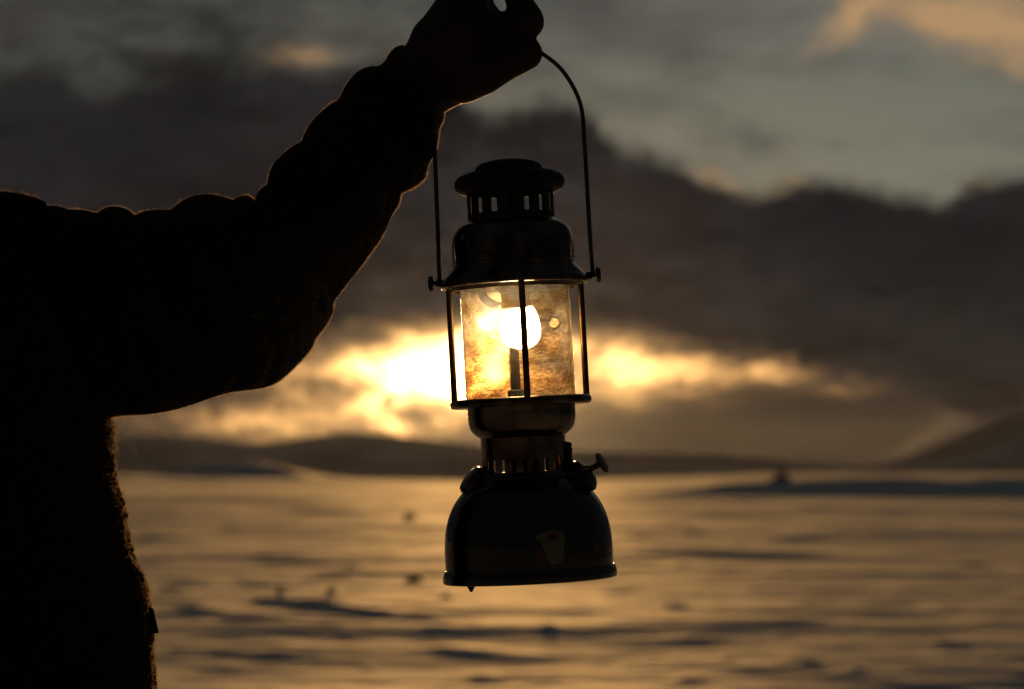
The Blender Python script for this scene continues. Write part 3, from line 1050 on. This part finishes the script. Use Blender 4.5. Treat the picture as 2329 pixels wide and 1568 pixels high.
knob((128 * MM, -46 * MM, zz(1103)), (0.92, -0.3, 0.22), [(0, -30), (17, -30), (18, 0), (20, 4), (26, 8), (27, 16), (25, 25), (18, 29), (0, 30)], 'valve_wheel', M['enamel'], 28)
MB().tube(smooth_path([(86 * MM, -8 * MM, zz(1092)), (96 * MM, -8 * MM, zz(1066)), (99 * MM, -8 * MM, zz(1040)), (97 * MM, -8 * MM, zz(1020))], 5), 10.5 * MM, 16).build('control_lever', M['soot'], LAN)
knob((97 * MM, -8 * MM, zz(1021)), (0.25, 0, 1), [(0, -3), (10, -3), (12.5, 0), (12.5, 7), (10, 10), (0, 10.5)], 'lever_cap', M['soot'], 20)
knob((106 * MM, -8 * MM, zz(1030)), (1, 0, -0.1), [(0, -4), (5.5, -4), (5.5, 3), (4, 5), (0, 5)], 'lever_pin', M['soot'], 16)
knob((109 * MM, -8 * MM, zz(1062)), (0.7, 0, 0.7), [(0, -14), (10, -14), (10, 4), (8, 6), (0, 6)], 'lever_nut', M['soot'], 6)
knob((140 * MM, -10 * MM, zz(1076)), (0.2, 0, 1), [(0, -16), (12, -16), (13, -2), (11, 5), (7, 9), (0, 10)], 'barrel_screw', M['enamel'], 20)


# ------------------------------------------------------------------ person
def curve(pts, ts):
    """pts: (t or None, u, v[, 'c']); an even curve through them, sharp at 'c'"""
    T = [p[0] for p in pts]
    U = np.array([[p[1], p[2]] for p in pts], float)
    cr = [len(p) > 3 for p in pts]
    L = np.concatenate([[0], np.cumsum(np.hypot(*np.diff(U, axis=0).T))])
    known = [i for i, t in enumerate(T) if t is not None]
    T = np.interp(L, L[known], [T[i] for i in known])
    d = np.diff(U, axis=0) / np.diff(T)[:, None]
    ml, mr = np.zeros_like(U), np.zeros_like(U)
    for i in range(len(U)):
        a = d[i - 1] if i > 0 else d[0]
        c = d[i] if i < len(d) else d[-1]
        if cr[i]:
            ml[i], mr[i] = a, c
        else:
            ml[i] = mr[i] = (a + c) / 2
    out = []
    for t in ts:
        i = min(max(np.searchsorted(T, t) - 1, 0), len(T) - 2)
        h = T[i + 1] - T[i]
        s = (t - T[i]) / h
        h00, h10, h01, h11 = 2 * s**3 - 3 * s**2 + 1, s**3 - 2 * s**2 + s, -2 * s**3 + 3 * s**2, s**3 - s**2
        out.append(h00 * U[i] + h10 * h * mr[i] + h01 * U[i + 1] + h11 * h * ml[i + 1])
    return np.array(out)


def loft(rings, cap=True):
    n = len(rings[0])
    v = [p for r_ in rings for p in r_]
    f = []
    for i in range(len(rings) - 1):
        for k in range(n):
            j = (k + 1) % n
            f.append((i * n + k, i * n + j, (i + 1) * n + j, (i + 1) * n + k))
    if cap:
        f.append(tuple(reversed(range(n))))
        f.append(tuple(range((len(rings) - 1) * n, len(rings) * n)))
    return v, f


def ring(t3, b3, dep, n=40, e=1.0):
    c = (t3 + b3) / 2
    a = (t3 - b3) / 2
    out = []
    for k in range(n):
        th = 2 * math.pi * k / n
        cs, sn = math.cos(th), math.sin(th)
        out.append(c + a * (abs(cs) ** e * (1 if cs > 0 else -1)) + Vector((0, dep, 0)) * (abs(sn) ** e * (1 if sn > 0 else -1)))
    return out


ARM_T = [(0.0, 60, 474), (None, 110, 470), (None, 132, 469), (None, 160, 477), (None, 193, 478.5), (1.0, 223, 485.5, 'c'), (None, 246, 473), (None, 266, 471), (None, 291, 477),
         (2.0, 309, 491, 'c'), (None, 336, 481), (None, 364, 478), (3.0, 393, 479, 'c'), (None, 414, 461), (None, 442, 448), (4.0, 476, 443.5), (None, 504, 447.5), (5.0, 533, 456.5, 'c'),
         (None, 546, 449), (None, 563, 446.5), (6.0, 584.5, 458, 'c'), (None, 586, 445), (None, 592, 433), (7.0, 609, 422, 'c'), (None, 613, 400), (None, 621, 378), (None, 640, 356), (None, 664, 336), (8.0, 687, 324, 'c'),
         (None, 692, 308), (None, 702, 290), (None, 725, 262), (None, 756, 237), (9.0, 770.5, 230, 'c'), (None, 780, 208), (None, 794, 186), (None, 811, 167), (None, 840, 153), (10.0, 861, 152.5, 'c'),
         (None, 874, 142), (None, 889, 119), (None, 907, 106.5), (11.0, 921, 106)]
ARM_B = [(0.0, 225, 962), (None, 258, 949), (1.0, 335, 943), (None, 396, 933), (2.0, 437, 921), (None, 481, 905.5), (3.0, 522, 893.5), (None, 560, 888.5), (4.0, 598, 883), (None, 628, 871), (5.0, 648, 856),
         (None, 686, 819), (6.0, 709.5, 790), (None, 717, 772.5), (None, 735, 749.5), (None, 754, 720), (None, 759, 701), (7.0, 758.5, 686, 'c'), (None, 806, 626), (None, 845, 574), (None, 876, 527), (8.0, 887, 500), (None, 907, 463),
         (9.0, 912.5, 440, 'c'), (None, 939, 428), (None, 958, 415), (None, 968, 404), (None, 972.5, 386), (None, 977, 371), (10.0, 991, 345.6), (None, 996, 321), (None, 999.5, 293), (None, 1008, 275), (11.0, 1011, 258)]
NS = 230
ts = np.linspace(0, 11, NS)
at, ab = curve(ARM_T, ts), curve(ARM_B, ts)
half = np.hypot(*(at - ab).T) / 2
ker = np.exp(-np.linspace(-2, 2, 31) ** 2)
ker /= ker.sum()
hs = np.convolve(np.pad(half, 15, mode='edge'), ker, 'valid')
ydep = np.interp(ts, [0, 4, 6.5, 9, 11], [0.15, 0.145, 0.135, 0.105, 0.075])
wr = 0.045 * fbm(ts * 2.2, ts * 0 + 3, 91, 3)
arm_rings = []
for i in range(NS):
    y = float(ydep[i])
    dep = 0.5 * (half[i] + hs[i]) * MM * (1.0 + wr[i])
    dep *= float(np.interp(ts[i], [0, 2, 6, 11], [0.62, 0.78, 0.92, 0.78]))
    arm_rings.append(ring(P(*at[i], y), P(*ab[i], y), dep, 48, 0.92))

# torso of the vest: right edge measured, the rest mirrored about the body's middle
YB = 0.15
BODY_X = P(-330, 900, YB).x
VR = [(None, 470, 1900), (0.0, 372, 1760), (None, 360, 1660), (None, 354, 1568), (None, 349.5, 1507), (None, 345.5, 1451), (None, 345, 1407), (None, 336.5, 1364), (None, 328, 1316), (None, 314, 1290), (None, 297, 1250), (None, 289, 1198),
      (None, 280, 1146), (None, 265, 1103), (None, 260, 1055), (None, 257.5, 1011), (None, 253.5, 955), (None, 235, 880), (None, 205, 760), (None, 165, 640), (None, 128, 530), (None, 110, 478, 'c'), (None, 105, 460), (None, 84, 451.5), (None, 42, 447.5), (1.0, 0, 448)]
VR = VR[1:]
tv = np.linspace(0, 1, 300)
vr = curve(VR, tv)
vest_rings = []
for i in range(len(tv)):
    p = P(*vr[i], YB)
    hw = p.x - BODY_X
    d = float(np.interp(p.z, [0.80, 1.0, 1.2, 1.36, 1.44, 1.46], [0.155, 0.165, 0.16, 0.145, 0.105, 0.085]))
    an = np.linspace(0, 2 * math.pi, 180, endpoint=False)
    lump = 0.0034 * fbm(an * 17 + 40, an * 0 + p.z * 115, 61, 3, 0.6)
    hw -= 0.002
    vest_rings.append([Vector((BODY_X + (hw + l_) * (abs(math.cos(a)) ** 0.8) * (1 if math.cos(a) > 0 else -1), YB + (d + l_) * (abs(math.sin(a)) ** 0.8) * (1 if math.sin(a) > 0 else -1), p.z)) for a, l_ in zip(an, lump)])
ztop = vest_rings[-1][0].z
for hw, dz, d in [(0.12, 0.008, 0.085), (0.082, 0.018, 0.082), (0.074, 0.04, 0.078), (0.070, 0.075, 0.074), (0.064, 0.078, 0.068), (0.060, 0.05, 0.064)]:
    vest_rings.append([Vector((BODY_X + hw * math.cos(a), YB + d * math.sin(a), ztop + dz)) for a in np.linspace(0, 2 * math.pi, 180, endpoint=False)])

# ---- the body itself: one continuous surface
body = MB()


def limb(pts, rads, n=20):
    body.tube(smooth_path(pts, 5), [float(x) for x in np.interp(np.linspace(0, len(rads) - 1, 5 * (len(rads) - 1) + 1), range(len(rads)), rads)], n)
    for p, r_ in ((pts[0], rads[0]), (pts[-1], rads[-1])):
        body.lathe([(0.0001, -r_)] + [(r_ * math.cos(t), r_ * math.sin(t)) for t in np.linspace(-1.4, 1.4, 9)] + [(0.0001, r_)], n, Matrix.Translation(p))


X = BODY_X
TOPZ = ztop
# trunk, neck, head
tr = []
for z, w, d in [(0.86, .15, .10), (0.95, .165, .11), (1.05, .15, .10), (1.18, .155, .105), (1.30, .17, .11), (1.38, .175, .095), (1.42, .12, .075), (1.45, .065, .06), (1.50, .056, .058), (1.56, .055, .06)]:
    zc = z + TOPZ - 1.455
    tr.append([Vector((X + w * math.cos(a), YB + d * math.sin(a), zc)) for a in np.linspace(0, 2 * math.pi, 40, endpoint=False)])
body.add(*loft(tr))
HZ = TOPZ + 0.155
hd = []
for z, w, d, oy in [(-0.115, .034, .030, .055), (-0.10, .052, .058, .035), (-0.075, .062, .080, .018), (-0.04, .068, .092, .008), (0.0, .073, .096, .002), (0.04, .076, .098, -.002), (0.075, .072, .092, -.004), (0.10, .058, .074, -.004), (0.117, .034, .042, -.004), (0.123, .008, .01, -.004)]:
    hd.append([Vector((X + w * math.cos(a), YB + oy + d * math.sin(a), HZ + z)) for a in np.linspace(0, 2 * math.pi, 40, endpoint=False)])
body.add(*loft(hd))
FY = YB + 0.098          # face looks away, towards the sunset
limb([(X, FY - .004, HZ + .012), (X, FY + .008, HZ - .012), (X, FY + .016, HZ - .030)], [.008, .010, .012], 12)      # nose
limb([(X - .022, FY - .012, HZ - .062), (X, FY - .004, HZ - .063), (X + .022, FY - .012, HZ - .062)], [.006, .008, .006], 10)   # lips
limb([(X - .05, FY - .022, HZ + .022), (X - .02, FY - .006, HZ + .026), (X, FY - .006, HZ + .022), (X + .02, FY - .006, HZ + .026), (X + .05, FY - .022, HZ + .022)], [.009] * 5, 10)   # brow
for s in (-1, 1):
    limb([(X + s * .072, YB + .004, HZ + .022), (X + s * .083, YB - .006, HZ + .006), (X + s * .074, YB + .004, HZ - .028)], [.008, .010, .007], 10)
# hanging left arm
limb([(X - .165, YB, TOPZ - .08), (X - .205, YB - .01, TOPZ - .34), (X - .215, YB + .03, TOPZ - .58), (X - .21, YB + .06, TOPZ - .66)], [.058, .046, .034, .034])
for k in range(4):
    limb([(X - .21, YB + .035 + .018 * k, TOPZ - .67), (X - .205, YB + .04 + .019 * k, TOPZ - .715), (X - .19, YB + .045 + .018 * k, TOPZ - .75 + .006 * abs(k - 1.5))], [.011, .0095, .008], 12)
limb([(X - .205, YB + .10, TOPZ - .655), (X - .19, YB + .122, TOPZ - .69), (X - .18, YB + .125, TOPZ - .715)], [.012, .0105, .009], 12)
# raised right arm inside the sleeve
S3 = [P(40, 690, .15), P(200, 700, .149), P(400, 690, .146), P(560, 670, .14), P(640, 620, .135), P(720, 500, .124), P(830, 340, .104), P(945, 190, .078)]
limb(S3, [.058, .052, .048, .044, .042, .038, .032, .027], 24)


# raised hand, knuckles up, fingers closing over the bail and thumb along it
def hp(u, v, y):
    return P(u, v, y)


pt = curve([(0.0, 900, 118), (None, 921, 106), (1.0, 939, 67), (2.0, 966, 36), (3.0, 992, 0), (4.0, 1016, -34), (5.0, 1048, -62)], np.linspace(0, 5, 26))
pb = curve([(0.0, 1000, 268), (None, 1014, 254), (1.0, 1050, 236), (2.0, 1090, 215), (3.0, 1116, 130), (4.0, 1114, 24), (5.0, 1106, -24)], np.linspace(0, 5, 26))
py = np.interp(np.linspace(0, 5, 26), [0, 1, 2, 5], [0.060, 0.036, 0.024, 0.010])
pd = np.interp(np.linspace(0, 5, 26), [0, 1, 3, 5], [0.026, 0.033, 0.040, 0.034])
body.add(*loft([ring(P(*pt[i], float(py[i])), P(*pb[i], float(py[i])), float(pd[i]), 32, 0.9) for i in range(26)]))
px = MM
# thumb
limb([hp(1050, 178, .026), hp(1102, 155, .010), hp(1150, 138, .006), hp(1190, 123, -.004), hp(1196, 122, -.004)], [60 * px, 60 * px, 46 * px, 41 * px, 39 * px], 24)
# index finger, arched over and down on to the bail
limb([hp(1050, -30, .008), hp(1100, -62, .002), hp(1150, -48, -.002), hp(1176, -5, -.003), hp(1193, 38, -.004), hp(1197, 50, -.004)], [30 * px, 27 * px, 27 * px, 29 * px, 41 * px, 42 * px], 22)
# the other fingers, closed more tightly behind it
for k, (y0, s) in enumerate([(.026, 1.0), (.046, .96), (.064, .86)]):
    limb([hp(1046, -22, y0), hp(1086, -30, y0), hp(1104, 20, y0), hp(1132, 62, y0 - .004), hp(1160, 84, y0 - .010), hp(1132, 104, y0 - .012)], [28 * px * s, 26 * px * s, 24 * px * s, 33 * px * s, 30 * px * s, 24 * px * s], 20)
limb([hp(1080, 80, .028), hp(1132, 70, .010), hp(1150, 74, .006)], [46 * px, 46 * px, 44 * px], 20)

raw = bpy.data.objects.new('person_raw', pydata('person_raw', body.v, body.f))
COL.objects.link(raw)
md = raw.modifiers.new('join', 'REMESH')
md.mode = 'VOXEL'
md.voxel_size = 0.0026
ms = raw.modifiers.new('soften', 'SMOOTH')
ms.factor, ms.iterations = 0.5, 3
dg = bpy.context.evaluated_depsgraph_get()
pm = bpy.data.meshes.new_from_object(raw.evaluated_get(dg))
pm.name = 'person'
bpy.data.objects.remove(raw)
PERSON = link('person', pm, M['skin'], None, True, None)
tag(PERSON, 'person in dark puffy sleeves and fleece vest holding the lantern up at arm length', 'person')

sleeve = link('quilted_sleeve', pydata('quilted_sleeve', *loft(arm_rings)), M['cloth'], PERSON, True, 50)
vest = link('fleece_vest', pydata('fleece_vest', *loft(vest_rings)), M['fleece'], PERSON, True, None)
# other sleeve
o_r = []
for p, w in zip(smooth_path([(X - .15, YB, TOPZ - .055), (X - .235, YB - .005, TOPZ - .20), (X - .235, YB - .005, TOPZ - .36), (X - .235, YB + .03, TOPZ - .52), (X - .22, YB + .045, TOPZ - .62)], 8), np.linspace(.095, .052, 33)):
    w = w * (1 + 0.06 * math.sin(len(o_r) * 1.3))
    o_r.append([p + Vector((w * math.cos(a), w * math.sin(a), 0)) for a in np.linspace(0, 2 * math.pi, 32, endpoint=False)])
link('quilted_sleeve', pydata('quilted_sleeve', *loft(o_r)), M['cloth'], PERSON)
for s in (-1, 1):
    lr = []
    for z, w, ox, oy in [(0.10, .075, .13, 0), (0.16, .080, .13, 0), (0.30, .082, .13, 0), (0.48, .086, .125, .01), (0.56, .094, .12, .012), (0.75, .112, .112, .004), (0.90, .135, .095, 0), (0.97, .13, .085, 0)]:
        lr.append([Vector((X + s * ox + w * math.cos(a), YB + oy + w * 1.05 * math.sin(a), z)) for a in np.linspace(0, 2 * math.pi, 28, endpoint=False)])
    link('trouser_leg', pydata('trouser_leg', *loft(lr)), M['trouser'], PERSON)
    br = []
    for z, hx, y0, y1 in [(-0.03, .050, -.095, .185), (0.0, .054, -.10, .195), (0.03, .054, -.10, .195), (0.06, .052, -.098, .175), (0.09, .058, -.092, .10), (0.13, .070, -.085, .080), (0.20, .076, -.08, .078)]:
        br.append([Vector((X + s * .13 + hx * math.cos(a), YB + (y0 + y1) / 2 + (y1 - y0) / 2 * math.sin(a), z)) for a in np.linspace(0, 2 * math.pi, 28, endpoint=False)])
    link('boot', pydata('boot', *loft(br)), M['rubber'], PERSON)
hr = []
for z, w, d in [(0.028, .082, .104), (0.034, .087, .109), (0.06, .087, .108), (0.066, .082, .103), (0.09, .075, .094), (0.115, .055, .070), (0.130, .028, .036), (0.136, .004, .005)]:
    hr.append([Vector((X + w * math.cos(a), YB - .003 + d * math.sin(a), HZ + z)) for a in np.linspace(0, 2 * math.pi, 40, endpoint=False)])
link('knit_hat', pydata('knit_hat', *loft(hr)), M['knit'], PERSON)
hair = []
for z, w, d in [(-0.07, .060, .06), (-0.05, .072, .075), (0.0, .079, .095), (0.035, .081, .101)]:
    hair.append([Vector((X + w * math.cos(a), YB - .012 + d * math.sin(a) * (1 if math.sin(a) < 0 else 0.35), HZ + z)) for a in np.linspace(0, 2 * math.pi, 40, endpoint=False)])
link('hair', pydata('hair', *loft(hair)), M['knit'], PERSON)
# woven tag standing out of the side seam
ty = YB - 0.012
tv_ = [P(338, 1378, ty), P(349, 1386, ty), P(361, 1440, ty), P(338, 1444, ty)]
tv2 = [p + Vector((0, 0.0014, 0)) for p in tv_]
link('side_tag', pydata('side_tag', tv_ + tv2, [(0, 1, 2, 3), (7, 6, 5, 4), (0, 4, 5, 1), (1, 5, 6, 2), (2, 6, 7, 3), (3, 7, 4, 0)]), M['tag'], PERSON, False)


# ---- fuzz that the low sun catches
def fuzz(name, rings, count, lmin, lmax, width, material, parent, curl, rows=None, bend=3):
    A = np.array([[tuple(p) for p in r_] for r_ in rings])
    nr, nk = A.shape[:2]
    i = rng.uniform(rows[0] if rows else 0, (rows[1] if rows else nr - 1) - 1e-3, count)
    k = rng.uniform(0, nk, count)
    i0, k0 = i.astype(int), k.astype(int) % nk
    fi, fk = (i - i0)[:, None], (k - k.astype(int))[:, None]
    k1 = (k0 + 1) % nk
    p00, p01, p10, p11 = A[i0, k0], A[i0, k1], A[i0 + 1, k0], A[i0 + 1, k1]
    p = (p00 * (1 - fk) + p01 * fk) * (1 - fi) + (p10 * (1 - fk) + p11 * fk) * fi
    nn = np.cross(p01 - p00, p10 - p00)
    nn /= np.linalg.norm(nn, axis=1)[:, None] + 1e-12
    c = A.mean(axis=1)[i0]
    nn *= np.sign(((p - c) * nn).sum(1))[:, None]
    cl = 0.7 + 1.1 * fbm(p[:, 0] * 90 + p[:, 1] * 37, p[:, 2] * 90 + p[:, 1] * 61, 71, 2)
    L = (rng.uniform(lmin, lmax, count) * np.clip(cl, 0.25, 1.5))[:, None]
    d = nn + curl * rng.normal(size=(count, 3)) * 0.5
    d /= np.linalg.norm(d, axis=1)[:, None]
    side = np.cross(d, rng.normal(size=(count, 3)))
    side /= np.linalg.norm(side, axis=1)[:, None]
    v, f = [], []
    q = p - nn * 0.0006
    steps = bend
    cols = []
    for s in range(steps + 1):
        w = width * (1 - 0.75 * s / steps)
        cols.append(q + side * w)
        cols.append(q - side * w)
        q = q + d * L / steps
        d = d + curl * rng.normal(size=(count, 3)) * 0.45
        d /= np.linalg.norm(d, axis=1)[:, None]
    V = np.stack(cols, 1).reshape(-1, 3)
    base = np.arange(count)[:, None] * (2 * (steps + 1))
    F = np.concatenate([base + np.array([[2 * s, 2 * s + 1, 2 * s + 3, 2 * s + 2]]) for s in range(steps)])
    o = link(name, np_mesh(name, V, F), material, parent, False)
    tag(o, kind='stuff')


fuzz('sleeve_lint', arm_rings, 110000, 0.0014, 0.0032, 0.00018, M['lint'], sleeve, 0.5, bend=2)
fuzz('fleece_pile', vest_rings, 130000, 0.003, 0.0085, 0.00028, M['pile'], vest, 1.4, rows=(0, 299))
